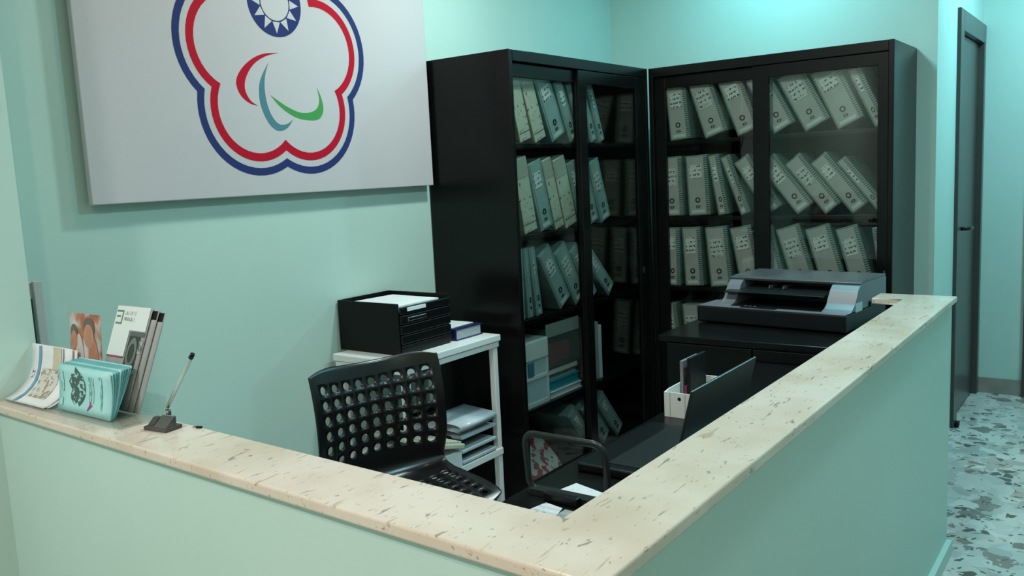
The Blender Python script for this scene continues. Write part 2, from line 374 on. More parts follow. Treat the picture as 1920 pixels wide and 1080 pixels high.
# ------------------------------------------------------------------ cabinets
SHELF = [1.583, 1.205, .848, .460, .130]
def cabinet(name, label, width, loc, rz, stiles):
    """local X along the front, local Y into the cabinet, front at Y=0. stiles: list of (x0, x1, y0, y1) door posts; panes between"""
    t = thing(name, label, 'cabinet', loc, (0, 0, rz)); D = DP-.003; s = .022
    box('side_panel', 0, s, 0, D, 0, H, BLACK, t, .002); box('side_panel', width-s, width, 0, D, 0, H, BLACK, t, .002)
    box('top_panel', s, width-s, 0, D, H-.045, H, BLACK, t, .002)
    box('back_panel', s, width-s, D-.012, D, .09, H-.045, BLACKM, t)
    box('plinth', s, width-s, .02, .04, 0, .09, BLACKM, t)
    for z in SHELF: box('shelf', s, width-s, .03, D-.012, z-.02, z, BLACK, t, .002)
    for (x0, x1, y) in stiles['doors']:
        d = box('door_top_rail', x0, x1, y, y+.016, 1.845, 1.900, BLACK, t, .002)
        d.name = 'sliding_door'
        box('bottom_rail', x0, x1, y, y+.016, .092, .150, BLACK, d, .002)
        for a, b in stiles['posts'][(x0, x1)]: box('door_post', a, b, y-.001, y+.017, .092, 1.9, BLACK, d, .002)
        px = stiles['posts'][(x0, x1)]
        box('glass_pane', px[0][1]-.003, px[1][0]+.003, y+.005, y+.010, .148, 1.848, GLASS, d)
        box('lock', px[1][0]+.03, px[1][0]+.036, y-.006, y, .93, .96, CHROME, d)
    return t
WL = 1.176
# left cabinet stands along the poster wall; local X runs along world +y
ld_ = {'doors': [(.022, .585, .020), (.520, WL-.022, .003)], 'posts': {(.022, .585): [(.022, .030), (.522, .585)], (.520, WL-.022): [(.518, .583), (1.052, WL-.022)]}}
ld_['doors'][0] = (.022, .585, .021)
cabL = cabinet('glass_door_cabinet', 'tall black filing cabinet with sliding glass doors beside the poster', WL, (DP, -1.637, 0), PI/2, {'doors': [(.022, .585, .022), (.520, WL-.022, .003)], 'posts': ld_['posts']})
WR = 1.616-DP-.004
cabR = cabinet('glass_door_cabinet', 'tall black filing cabinet with sliding glass doors facing the printer', WR, (DP+.004, -DP, 0), 0,
    {'doors': [(.022, .61, .022), (.535, WR-.022, .003)], 'posts': {(.022, .61): [(.022, .078), (.537, .60)], (.535, WR-.022): [(.535, .612), (1.090, WR-.022)]}})

# ------------------------------------------------------------------ binders and folders
SPINE = noisy('binder_spine_grey', (.40, .375, .36), (.46, .43, .415), 10, .45)
SLEEVE = noisy('binder_sleeve_green', (.15, .21, .19), (.22, .275, .255), 30, .25, 3)
SLEEVET = noisy('binder_sleeve_teal', (.20, .31, .30), (.27, .385, .37), 24, .25, 3)
SPINET = noisy('binder_spine_teal', (.27, .36, .355), (.34, .43, .42), 10, .35)
LABEL = marks('binder_label_text', (.70, .67, .65), (.04, .04, .045), (150, 150, 110), .54, rows=48)
LABEL2 = marks('binder_label_plain', (.60, .58, .56), (.08, .08, .085), (140, 140, 100), .56, rows=44)
CREAM = marks('cream_folder_card', (.56, .53, .43), (.10, .10, .10), (75, 75, 60), .63)
CREAM2 = noisy('cream_folder_top', (.40, .39, .31), (.45, .43, .35), 12, .6)
TAPE = mat('clear_tape', (.62, .65, .64), .2)
RING = mat('ring_dark_steel', (.05, .05, .055), .25, .6)
def perforated(name, c):
    m = mat(name, c, .35); n, l, b = nodes(m); tc = n.new('ShaderNodeTexCoord'); sx = n.new('ShaderNodeSeparateXYZ'); l.new(tc.outputs['Object'], sx.inputs[0])
    a = n.new('ShaderNodeMath'); a.operation = 'MULTIPLY'; a.inputs[1].default_value = 95; l.new(sx.outputs['Z'], a.inputs[0])
    f = n.new('ShaderNodeMath'); f.operation = 'FRACT'; l.new(a.outputs[0], f.inputs[0])
    g = n.new('ShaderNodeMath'); g.operation = 'GREATER_THAN'; g.inputs[1].default_value = .5; l.new(f.outputs[0], g.inputs[0])
    mx = n.new('ShaderNodeMix'); mx.data_type = 'RGBA'; l.new(g.outputs[0], mx.inputs['Factor']); mx.inputs['A'].default_value = (*c, 1); mx.inputs['B'].default_value = (.05, .085, .08, 1)
    l.new(mx.outputs['Result'], b.inputs['Base Color']); return m
PERF = perforated('perforated_sleeve_edge', (.34, .38, .36))
BMESH = {}
def ringmesh(rx, rz, th):
    bm = bmesh.new(); n = 16; A = []
    for k, (s, y) in enumerate(((1, 0), (1, -.0025), (.62, -.0025), (.62, 0))):
        A.append([bm.verts.new((rx*s*math.cos(2*PI*j/n), y, rz*s*math.sin(2*PI*j/n))) for j in range(n)])
    for P, Q in zip(A, A[1:]):
        for j in range(n): bm.faces.new((P[j], P[(j+1) % n], Q[(j+1) % n], Q[j]))
    return bm_mesh(bm)
def boxm(key, *a, bev=0, m=None):
    if key not in BMESH:
        bm = bmesh.new(); add_box(bm, *a)
        if bev: bevel(bm, bev)
        me = bm_mesh(bm); me.materials.append(m); BMESH[key] = me
    return BMESH[key]
def binder(label, group, wd, h, loc, rz, lean, teal=False, lab=0, ring=True, dp=.25):
    t = thing('ring_binder', label, 'binder', loc, (0, -math.radians(lean), rz), group)
    k = (round(wd, 3), round(h, 3), teal, lab)
    sl, sp = (SLEEVET, SPINET) if teal else (SLEEVE, SPINE)
    link('body', boxm(('b',)+k, 0, wd, 0, dp, 0, h, bev=.004, m=sl), None, t)
    e = .010
    link('spine_panel', boxm(('s',)+k, e, wd-e*1.9, -.002, .002, .006, h-.008, m=sp), None, t)
    if not teal: link('perforated_edge', boxm(('p',)+k, wd-e*1.75, wd-.002, -.0025, .002, .008, h-.012, m=PERF), None, t)
    lz = h*(.56, .50, .62)[lab % 3]; lh = h*(.26, .30, .22)[lab % 3]
    link('title_label', boxm(('l',)+k, e+wd*.10, wd-e*1.9-wd*.10, -.0035, 0, lz, lz+lh, m=(LABEL, LABEL2, LABEL)[lab % 3]), None, t)
    if ring:
        rk = ('r', round(wd, 3))
        if rk not in BMESH:
            BMESH[rk] = ringmesh(min(.013, wd*.13), .013, .003); BMESH[rk].materials.append(RING)
        o = link('finger_ring', BMESH[rk], None, t); o.location = (wd*.47, -.002, h*.26)
        rk = ('r2', round(wd, 3))
        if rk not in BMESH:
            BMESH[rk] = ringmesh(min(.011, wd*.12), .006, .003); BMESH[rk].materials.append(RING)
        o = link('rivet_eye', BMESH[rk], None, t); o.location = (wd*.47, -.002, h*.15)
    link('foot_label', boxm(('f',)+k, e+wd*.08, wd-e*1.9-wd*.08, -.0032, 0, h*.045, h*.095, m=TAPE), None, t)
    return t
def folder(label, group, wd, h, loc, rz, lean, dp=.24):
    t = thing('card_folder', label, 'folder', loc, (0, -math.radians(lean), rz), group); k = (round(wd, 3), round(h, 3))
    link('card_cover', boxm(('cf',)+k, 0, wd, 0, dp, 0, h, bev=.003, m=CREAM), None, t)
    link('tab_band', boxm(('ct',)+k, .003, wd-.003, -.0015, .02, h*.74, h-.004, m=CREAM2), None, t)
    link('fold_line', boxm(('cl',)+k, .004, wd-.004, -.0012, .01, h*.115, h*.122, m=RING), None, t)
    return t
def fit_row(row, h, lo, hi):
    """keep the wanted foot positions and leans; trim widths so neighbours only touch"""
    out = []
    for i, (x, lean, wd, *rest) in enumerate(row):
        a = math.radians(lean)
        if i == 0 and x-h*math.sin(a) < lo+.002: a = math.asin(max(0, (x-lo-.002)/h))
        if i+1 < len(row):
            b = math.radians(row[i+1][1]); gap = row[i+1][0]-x-max(0, h*math.cos(b)*(math.tan(b)-math.tan(a)))-.003
        else: gap = (hi-x-.002)/math.cos(a)**2
        out.append((x, math.degrees(a), min(wd, gap*math.cos(a)), *rest))
    return out
ROWN = ['top', 'second', 'third', 'fourth', 'bottom']
def ordinal(i): return ['first', 'second', 'third', 'fourth', 'fifth', 'sixth', 'seventh', 'eighth', 'ninth'][i]
RBIN = [
 [(.552, 5, .11), (.739, 18, .122), (.906, 21, .115), (1.080, 28, .115), (1.228, 28, .125), (1.373, 26, .125), (1.530, 25, .055)],
 [(.505, 1.5, .11), (.645, 3, .115), (.80, 10, .08), (.915, 20, .085), (1.045, 33, .085), (1.190, 38, .10), (1.318, 39, .10), (1.437, 39, .10), (1.553, 39, .10)],
 [(.515, 0, .075), (.617, 3, .1), (.755, 5.5, .115), (.913, 11, .11), (1.050, 14, .09), (1.173, 17, .115), (1.308, 16.5, .115), (1.443, 16, .1), (1.560, 8, .03)],
 [(.52, 6, .072), (.615, 4, .1)]]
for si, row in enumerate(RBIN):
    hh = (.285, .30, .30, .295)[si]
    for i, (x, lean, wd) in enumerate(fit_row(row, hh, DP+.004+.022, 1.594)):
        st = 'upright' if lean < 8 else ('tilted' if lean < 24 else 'slumped')
        lab = '%s grey binder, %s from the room corner, %s shelf of printer-side cabinet' % (st, ordinal(i), ROWN[si])
        binder(lab, 'grey binders in the cabinet facing the printer', wd, hh, (x, -.412, SHELF[si]+.0005), 0, lean, False, i+si)
# left cabinet: local X along world +y, spine faces +x
def lb(y, z, lean, wd, kind, lab, h=.29, i=0):
    loc = (.412, y, z+.0005)
    if kind == 'c': folder(lab, 'cream folders in the cabinet beside the poster', wd, h, loc, PI/2, lean)
    else: binder(lab, 'teal binders in the cabinet beside the poster', wd, h, loc, PI/2, lean, True, i)
LBIN = [
 [(-1.520, 16, .085, 'c'), (-1.410, 20, .085, 'c'), (-1.280, 25, .115, 't'), (-1.135, 25, .07, 't'), (-1.035, 25, .06, 't'), (-.950, 24, .055, 't'), (-.875, 22, .05, 't')],
 [(-1.608, 0, .030, 't'), (-1.515, 12, .095, 'c'), (-1.395, 16, .10, 't'), (-1.280, 17, .07, 'c'), (-1.195, 17, .095, 'c'), (-1.080, 18, .07, 't'), (-.985, 19, .08, 't'), (-.885, 20, .095, 't')],
 [(-1.606, 0, .068, 't'), (-1.518, 4, .040, 't'), (-1.455, 8, .045, 't'), (-1.270, 32, .10, 't'), (-1.140, 33, .10, 't'), (-1.010, 34, .075, 't'), (-.84, 46, .08, 't')]]
for si, row in enumerate(LBIN):
    for i, (y, lean, wd, kind) in enumerate(fit_row(row, .30, -1.615, -.49)):
        st = 'upright' if lean < 8 else ('tilted' if lean < 30 else 'slumped')
        nm = ('cream card folder' if kind == 'c' else 'teal plastic-sleeved binder')
        lb(y, SHELF[si], lean, wd, kind, '%s %s, %s from the poster, %s shelf behind glass' % (st, nm, ordinal(i), ROWN[si]), (.30, .315, .30)[si] if kind == 'c' else (.285, .30, .30)[si], i)
for i, (y, lean, wd) in enumerate(((-1.055, 41, .070), (-.935, 41, .080), (-.80, 41, .08))):
    lb(y, SHELF[4], lean, wd, 't', 'teal binder slumped on the bottom shelf behind glass, %s of three' % ordinal(i), .29, i)

# fourth shelf of the left cabinet: plastic file box, acrylic box, stacked papers
Z4 = SHELF[3]+.0005
t = thing('plastic_file_box', 'white and pale blue plastic file box on the fourth shelf behind glass', 'box', (0, 0, 0))
PBLUE = noisy('pale_blue_plastic', (.56, .68, .76), (.60, .72, .80), 5, .3)
PWHITE = mat('white_plastic', (.84, .84, .84), .35)
box('bin', .14, .405, -1.605, -1.385, Z4, Z4+.21, PBLUE, t, .006)
box('lid', .13, .412, -1.611, -1.379, Z4+.20, Z4+.29, PWHITE, t, .008)
box('rim', .405, .409, -1.608, -1.382, Z4, Z4+.018, PWHITE, t)
box('rim', .405, .409, -1.394, -1.382, Z4+.018, Z4+.20, PWHITE, t)
box('front_band', .405, .410, -1.600, -1.394, Z4+.118, Z4+.132, PWHITE, t)
box('sticker', .4085, .4115, -1.535, -1.495, Z4+.135, Z4+.195, mat('teal_sticker', (.06, .22, .30), .5), t)
t = thing('acrylic_sorter', 'clear acrylic sorter holding red papers above the paper pile', 'organiser', (0, 0, 0))
ACR = glassy('clear_acrylic', (.86, .90, .89), .04, 1.45, .08)
PZ = Z4+.135
for y0, y1 in ((-1.372, -1.366), (-1.106, -1.100)): box('side_plate', .15, .395, y0, y1, PZ, PZ+.18, ACR, t)
box('front_plate', .393, .398, -1.366, -1.106, PZ, PZ+.14, ACR, t)
box('base_plate', .15, .393, -1.366, -1.106, PZ, PZ+.005, ACR, t)
box('header', .392, .398, -1.372, -1.100, PZ+.14, PZ+.20, mat('frosted_grey', (.40, .43, .40), .3), t, .002)
tag(box('red_document', .20, .36, -1.355, -1.13, PZ+.006, PZ+.095, noisy('red_card', (.50, .03, .03), (.56, .05, .05), 20, .5), None, .003), 'red card folder inside the clear acrylic sorter', 'folder')
zz = Z4
for nm, hgt, m_, lab, dx in (('white_document_box', .03, PAPER, 'flat white document box at the bottom of the paper pile', 0), ('teal_binder', .045, mat('teal_cover', (.03, .30, .38), .35), 'turquoise binder lying flat in the paper pile', -.012), ('white_booklet', .022, PAPER, 'white booklet lying on the turquoise binder', -.03), ('brown_book', .036, noisy('brown_cover', (.12, .08, .04), (.20, .14, .07), 12, .4), 'brown book lying on top of the paper pile', -.015)):
    o = thing(nm, lab, 'book' if 'book' in nm else ('box' if 'box' in nm else 'binder'), (0, 0, 0))
    box('cover', .16, .405+dx, -1.365, -1.105, zz, zz+hgt*.16, m_, o); box('cover', .16, .405+dx, -1.365, -1.105, zz+hgt*.84, zz+hgt, m_, o)
    box('pages', .162, .400+dx, -1.362, -1.108, zz+hgt*.16, zz+hgt*.84, PAPER if nm != 'teal_binder' else m_, o)
    zz += hgt
for i in range(3):
    o = box('paper_file', .17, .405, -.995+i*.030, -.970+i*.030, Z4, Z4+.30-.02*i, (PAPER, SPINE, PAPER)[i], None, .002)
    tag(o, ('white paper file standing behind the centre door post', 'grey paper file standing between two white ones', 'shorter white paper file standing beside the grey one')[i], 'file', 'paper files on the fourth shelf')
# bottom shelf: loose clear sleeves with printed sheets
Z5 = SHELF[4]+.0005
PRINTR = marks('red_printed_sheet', (.70, .64, .62), (.45, .04, .07), (28, 28, 28), .52)
PRINTB = marks('blue_printed_sheet', (.46, .54, .56), (.05, .12, .38), (22, 22, 22), .58)
for i, (y0, y1, h_, tilt, m_, lab) in enumerate(((-1.60, -1.36, .26, .80, PRINTB, 'pale sheet with blue print propped on the bottom shelf'), (-1.595, -1.30, .19, .80, PRINTR, 'sheet with red print lying at the front of the bottom shelf'), (-1.50, -1.275, .215, .35, SPINET, 'pale teal plastic wallet propped behind the printed sheets'))):
    bm = bmesh.new(); n = 6; x0 = (.385, .415, .17)[i]; x1 = x0-h_*math.sin(tilt)*1.0
    rows = []
    for k in range(n+1):
        s = k/n; rows.append([(x0+(x1-x0)*s, Z5+.001+h_*math.cos(tilt)*s+.01*math.sin(s*PI)), 0])
    vf = [[bm.verts.new((r[0][0], y, r[0][1])) for y in (y0, y1)] for r in rows]
    vb = [[bm.verts.new((r[0][0]-.003, y, r[0][1]-.001)) for y in (y0, y1)] for r in rows]
    for k in range(n):
        bm.faces.new((vf[k][0], vf[k][1], vf[k+1][1], vf[k+1][0])); bm.faces.new((vb[k][0], vb[k+1][0], vb[k+1][1], vb[k][1]))
        for c in (0, 1): bm.faces.new((vf[k][c], vf[k+1][c], vb[k+1][c], vb[k][c]))
    bm.faces.new((vf[0][0], vf[0][1], vb[0][1], vb[0][0])); bm.faces.new((vf[n][0], vf[n][1], vb[n][1], vb[n][0]))
    tag(link('printed_sheet' if i < 2 else 'plastic_wallet', bm_mesh(bm), m_), lab, 'paper' if i < 2 else 'wallet')

# ------------------------------------------------------------------ small white side table with its load
t = thing('side_table', 'small white side table with a lower shelf against the green wall', 'table', (0, 0, 0))
TX0, TX1, TY0, TY1, TZ = .045, .412, -2.29, -1.722, .82
box('table_top', TX0, TX1, TY0, TY1, TZ-.026, TZ, WHITEM, t, .003)
box('apron', TX0+.006, TX1-.006, TY0+.006, TY1-.006, TZ-.050, TZ-.028, WHITEM, t, .002)
for x in (TX0+.01, TX1-.036):
    for y in (TY0+.012, TY1-.038): box('leg', x, x+.026, y, y+.026, 0, TZ-.050, WHITEM, t, .003)
box('lower_shelf', TX0+.004, TX1-.004, TY0+.012, TY1-.012, .322, .350, WHITEM, t, .003)
# black drawer unit
t = thing('desk_drawer_unit', 'black desktop drawer unit with an open tray top on the white side table', 'drawer unit', (0, 0, 0))
BX0, BX1, BY0, BY1, BZ0, BZ1 = .006, .335, -2.212, -1.930, TZ, 1.012
box('side_panel', BX0, BX1-.012, BY0, BY0+.006, BZ0, BZ1, BLACKM, t, .002); box('side_panel', BX0, BX1-.012, BY1-.006, BY1, BZ0, BZ1, BLACKM, t, .002)
box('back_panel', BX0, BX0+.006, BY0+.006, BY1-.006, BZ0, BZ1, BLACKM, t, .002)
box('tray_floor', BX0+.006, BX1-.012, BY0+.006, BY1-.006, BZ1-.040, BZ1-.034, BLACKM, t)
for k in range(5):
    z0 = BZ0+.004+k*.0368; z1 = z0+.0335
    d = box('drawer', BX0+.054, BX1-.012, BY0+.008, BY1-.008, z0+.002, min(z1-.004, BZ1-.042), BLACKM, t)
    box('drawer_front', BX1-.012, BX1, BY0+.004, BY1-.004, z0, z1-(.006 if k == 4 else 0), BLACKP, d, .003)
    if k >= 3:
        fz = z0+.010
        hdl = box('label_frame', BX1, BX1+.004, BY0+.035, BY0+.135, fz, fz+.014, CHROME if k == 3 else PAPER, d, .001)
        if k == 3: box('label_slot', BX1+.003, BX1+.0045, BY0+.040, BY0+.130, fz+.003, fz+.011, BLACKM, hdl)
o = prism('paper_stack', [(.03, -2.18), (.30, -2.195), (.305, -1.965), (.05, -1.955)], BZ1-.033, BZ1-.012, PAPER, None, .001)
tag(o, 'loose white papers in the top tray of the black drawer unit', 'papers')
# blue lever-arch file lying on the table
t = thing('lever_arch_file', 'blue lever arch file lying flat beside the black drawer unit', 'binder', (0, 0, 0))
NAVY = mat('navy_cover', (.012, .016, .085), .3)
box('cover', .06, .338, -1.908, -1.742, TZ, TZ+.004, NAVY, t, .001); box('cover', .06, .338, -1.908, -1.742, TZ+.041, TZ+.045, NAVY, t, .001)
box('pages', .06, .330, -1.900, -1.748, TZ+.004, TZ+.041, noisy('page_edges', (.42, .46, .50), (.55, .58, .60), 40, .6, 3, .3, .7, 0, .5, (1, 1, 14)), t)
box('spine', .06, .336, -1.910, -1.905, TZ, TZ+.045, NAVY, t, .001)
tag(prism('paper_sheet', [(.075, -1.900), (.300, -1.902), (.298, -1.752), (.07, -1.755)], TZ+.0455, TZ+.0475, PAPER), 'white paper sheets on the blue lever arch file', 'papers')
# letter trays on the lower shelf
GREYP = noisy('grey_blue_papers', (.42, .47, .50), (.52, .56, .58), 10, .6)
for k, z in enumerate((.352, .395, .450)):
    t = thing('letter_tray', 'black letter tray of grey papers on the lower table shelf, %s' % ('lowest of three', 'middle of three', 'topmost of three')[k], 'tray', (0, 0, 0), group='letter trays on the lower shelf')
    z -= .0015
    box('tray_floor', .09, .40, -2.00, -1.775, z, z+.004, BLACKM, t)
    for y in (-2.003, -1.772): box('tray_side', .09, .36, y-.003, y, z, z+(.043, .055, .014)[k], BLACKM, t)
    box('tray_back', .087, .090, -2.0, -1.775, z, z+(.043, .055, .05)[k], BLACKM, t)
    box('papers', .10, .408, -1.995, -1.780, z+.004, z+.016, GREYP, t, .002)
# folded plastic wallet on the top tray
bm = bmesh.new(); prof = []
for k in range(13):
    s = k/12; prof.append((.19+.22*s, .012+.012*math.sin(s*PI*.8)))
for k in range(9):
    a = -PI/2+PI*k/8; prof.append((.405+.012*math.cos(a)*1.2, .030+.012*math.sin(a)+.006))
for k in range(6): prof.append((.40-.03*k, .050+.002*k))
vv = [[bm.verts.new((x, y, .466+z)) for x, z in prof] for y in (-2.015, -1.785)]
for k in range(len(prof)-1): bm.faces.new((vv[0][k], vv[0][k+1], vv[1][k+1], vv[1][k]))
o = link('plastic_wallet', bm_mesh(bm, True), noisy('clear_wallet', (.45, .52, .58), (.58, .64, .68), 9, .2))
sm = o.modifiers.new('thick', 'SOLIDIFY'); sm.thickness = .003
tag(o, 'pale blue plastic wallet folded over on the topmost letter tray', 'wallet')
# dark wire bookend
t = thing('wire_bookend', 'thin dark wire bookend loop behind the folded wallet', 'bookend', (0, 0, 0))
pp = [(.13, -1.935, .485)]+[(.13, -1.935, .52), (.13, -1.935, .655)]
for k in range(7):
    a = PI-PI/2*k/6; pp.append((.13, -1.915+.02*math.cos(a), .655+.02*math.sin(a)))
for k in range(7):
    a = PI/2-PI/2*k/6; pp.append((.13, -1.845+.02*math.cos(a), .655+.02*math.sin(a)))
pp.append((.13, -1.825, .485))
tube('wire_loop', pp, .0028, mat('dark_wire', (.08, .08, .085), .3, .6), t, 8)
box('foot_plate', .10, .17, -1.95, -1.81, .482, .485, BLACKM, t)
# beige keyboard propped on a carton
t = thing('keyboard', 'beige computer keyboard propped up beside the letter trays', 'keyboard', (.445, -2.165, .470), (math.radians(-14), 0, 0))
BEIGE = mat('beige_plastic', (.56, .54, .42), .45)
box('housing', -.40, 0, 0, .145, 0, .018, BEIGE, t, .004)
keym = boxm('keycap', 0, .0175, 0, .0175, 0, .008, bev=.002, m=noisy('beige_keycap', (.58, .56, .44), (.62, .60, .48), 20, .5))
for r_ in range(6):
    for c_ in range(18):
        o = link('key', keym, None, t); o.location = (-.39+c_*.0212, .010+r_*.0215, .018)
tag(box('white_carton', .06, .43, -2.245, -2.025, .3505, .428, WHITEM, None, .003), 'low white carton under the beige keyboard', 'box')

# ------------------------------------------------------------------ perforated chair
CH = thing('perforated_chair', 'black moulded chair with rows of round holes at the desk', 'chair', (.525, -2.565, 0), (0, 0, -.266))
PW, PS, ZT = .046, .043, .827
smin, smax = -.075, .72
prof = []; N = 400; ds = (smax-smin)/N
def phi(s):
    if s < .235: return .265-1.914*s
    a = .265-1.914*.235
    if s < .395:
        u = (s-.235)/.16; u = u*u*(3-2*u); return a+(1.60-a)*u
    if s < .62: return 1.60-.25*(s-.395)
    return 1.54-7*(s-.62)
p = z = 0; P0 = None; tab = []
for k in range(N+1):
    s = smin+k*ds; tab.append((s, p, z)); f = phi(s); p += math.sin(f)*ds; z -= math.cos(f)*ds
i0 = min(range(len(tab)), key=lambda i: abs(tab[i][0])); bp, bz = tab[i0][1], tab[i0][2]
def prof_at(s):
    u = (s-smin)/ds; i = max(0, min(N-1, int(u))); f = u-i; A, B = tab[i], tab[i+1]
    return A[1]+(B[1]-A[1])*f-bp, ZT+A[2]+(B[2]-A[2])*f-bz
def shell(wc, s):
    # wc across (+ is the chair's left), s down the back then forward along the seat
    a = abs(wc)/.23
    taper = 1-.06*max(0, min(1, (s-.30)/.4))
    if s < -.0216: s = -.0216+(s+.0216)*(1-.55*max(0, a-.55)**2/.2)
    if s > .665: s = .665+(s-.665)*(1-.8*max(0, a-.5)**2/.25)
    p, z = prof_at(s); f = phi(s); c = 1.14 if s < .2 else 1.14-.75*min(1, (s-.2)/.22)
    d = c*wc*wc
    return (p+math.cos(f)*d, wc*taper, z+math.sin(f)*d)
bm = bmesh.new(); cache = {}
def V(wc, s):
    k = (round(wc, 5), round(s, 5))
    if k not in cache: cache[k] = bm.verts.new(shell(wc, s))
    return cache[k]
cols = [-.229]+[(-4.5+i)*PW for i in range(10)]+[.229]
rowsb = [-.066]+[(-.5+k)*PS for k in range(17)]+[.705]
def hole(ci, ri):
    if not 1 <= ci <= 9: return False
    k = ri-1
    return 0 <= k <= 5 or (10 <= k <= 15)
for ri in range(len(rowsb)-1):
    for ci in range(len(cols)-1):
        x0, x1, s0, s1 = cols[ci], cols[ci+1], rowsb[ri], rowsb[ri+1]
        if hole(ci, ri):
            q = []
            for k in range(4): q.append((x0+(x1-x0)*k/4, s0))
            for k in range(4): q.append((x1, s0+(s1-s0)*k/4))
            for k in range(4): q.append((x1-(x1-x0)*k/4, s1))
            for k in range(4): q.append((x0, s1-(s1-s0)*k/4))
            cx, cs = (x0+x1)/2, (s0+s1)/2; rad = .0128; inner = []
            for (a, b) in q:
                an = math.atan2(b-cs, a-cx); inner.append((cx+rad*math.cos(an), cs+rad*math.sin(an)))
            for k in range(16):
                bm.faces.new((V(*q[k]), V(*q[(k+1) % 16]), V(*inner[(k+1) % 16]), V(*inner[k])))
        else:
            for a in range(4):
                for b in range(4):
                    xs = [x0+(x1-x0)*(a+d)/4 for d in (0, 1)]; ss = [s0+(s1-s0)*(b+d)/4 for d in (0, 1)]
                    bm.faces.new((V(xs[0], ss[0]), V(xs[1], ss[0]), V(xs[1], ss[1]), V(xs[0], ss[1])))
sh = link('seat_shell', bm_mesh(bm, True), mat('black_chair_plastic', (.008, .0075, .0075), .27), CH)
sm = sh.modifiers.new('thick', 'SOLIDIFY'); sm.thickness = .007; sm.offset = 0
STEEL = mat('dark_steel', (.10, .10, .105), .3, .8)
for sx, sy in ((1, 1), (1, -1), (-1, 1), (-1, -1)):
    tube('leg', [(.24+.08*sx, .07*sy, .462), (.25+.12*sx, .14*sy, .42), (.25+.19*sx, .20*sy, .004)], .0105, STEEL, CH, 10)
box('seat_mount', .16, .34, -.09, .09, .448, .470, BLACKM, CH, .004)

# ------------------------------------------------------------------ desk, printer stand, printer
t = thing('black_desk', 'black desk tucked inside the counter', 'desk', (0, 0, 0))
box('desk_top', 1.345, 1.815, -3.335, -1.415, .702, .728, BLACK, t, .003)
for y in (-3.31, -1.50): box('desk_leg', 1.40, 1.78, y, y+.03, 0, .702, BLACK, t, .002)
box('modesty_panel', 1.76, 1.775, -3.28, -1.50, .30, .702, BLACK, t)
t = thing('printer_stand', 'black low cupboard carrying the printer in front of the cabinet', 'cupboard', (0, 0, 0))
box('top_panel', .955, 1.705, -1.40, -.60, .775, .80, BLACK, t, .003)
box('body', .985, 1.69, -1.385, -.61, .06, .775, BLACK, t, .002)
for a, b in ((.99, 1.335), (1.34, 1.685)):
    d = box('cupboard_door', a, b, -1.401, -1.385, .07, .77, BLACK, t, .002); box('handle', (b-.04 if a < 1 else a+.03), (b-.03 if a < 1 else a+.04), -1.412, -1.401, .42, .54, DARKG, d, .002)
box('plinth', 1.0, 1.68, -1.36, -.63, 0, .06, BLACKM, t)

PR = thing('inkjet_printer', 'wide charcoal inkjet printer with an open front tray on the black cupboard', 'printer', (.986, -1.095, .800), (0, 0, math.radians(-5.6)))
PGR = noisy('printer_grey', (.15, .15, .17), (.17, .17, .19), 8, .35); PDK = mat('printer_dark', (.006, .006, .007), .3, 0, .25); PTOP = noisy('printer_lid_grey', (.085, .085, .09), (.10, .10, .105), 6, .3)
W, D_ = .625, .44
box('base_tray', 0, W, 0, D_, .006, .072, PDK, PR, .006)
box('base_deck', .004, W-.004, .004, .16, .072, .0745, PGR, PR)
def tower(nm, x0, x1):
    pts = [(D_, .073), (D_, .170), (.20, .172), (.150, .166), (.128, .150), (.112, .125), (.095, .098), (.070, .082), (.035, .0745)]
    return extrude_yz(nm, pts, x0, x1, PGR, PR, .002)
tower('end_housing', .075, .135)
tower('end_housing', .515, W)
box('rear_housing', .135, .515, .255, D_, .073, .168, PDK, PR)
extrude_yz('scanner_lid', [(.165, .166), (D_, .170), (D_, .182), (.20, .182), (.160, .176)], .070, W-.002, PTOP, PR, .002)
box('slot_floor', .135, .515, .04, .255, .0735, .078, BLACKP, PR)
ot = extrude_yz('output_flap', [(.070, .128), (.080, .120), (.245, .132), (.245, .142)], .085, .505, DARKG, PR, .002)
for x in (.25, .31): box('paper_guide', x, x+.006, .15, .24, .138, .150, PTOP, ot)
box('button_panel', .19, .34, .010, .035, .0745, .080, PDK, PR, .002)
for x in (.205, .225, .245): box('button', x, x+.010, .016, .026, .080, .0825, PTOP, PR, .001)
box('side_label', W, W+.0008, .10, .17, .070, .105, mat('pale_label', (.45, .55, .52), .5), PR)
box('side_latch', W-.001, W+.008, .24, .29, .075, .095, PDK, PR, .002)
for x, y in ((.03, .03), (W-.05, .03), (.03, D_-.05), (W-.05, D_-.05)): box('foot', x, x+.02, y, y+.02, 0, .006, BLACKM, PR)

# laptop
t = thing('laptop', 'black open laptop with its lid back towards the counter', 'laptop', (0, 0, 0))
LY0, LY1 = -2.722, -2.330
box('base', 1.39, 1.648, LY0, LY1, .7285, .750, BLACKP, t, .004)
box('keyboard_deck', 1.46, 1.60, LY0+.03, LY1-.03, .7495, .7515, BLACKM, t)
lid = link('lid', boxm('lid', -.007, .0, LY0, LY1, 0, .222, bev=.003, m=DARKG), None, t); lid.location = (1.648, 0, .748); lid.rotation_euler = (0, math.radians(14), 0)
scr = link('screen', boxm('scr', -.0078, -.0068, LY0+.012, LY1-.012, .012, .212, m=mat('laptop_screen', (.01, .011, .012), .1)), None, lid)
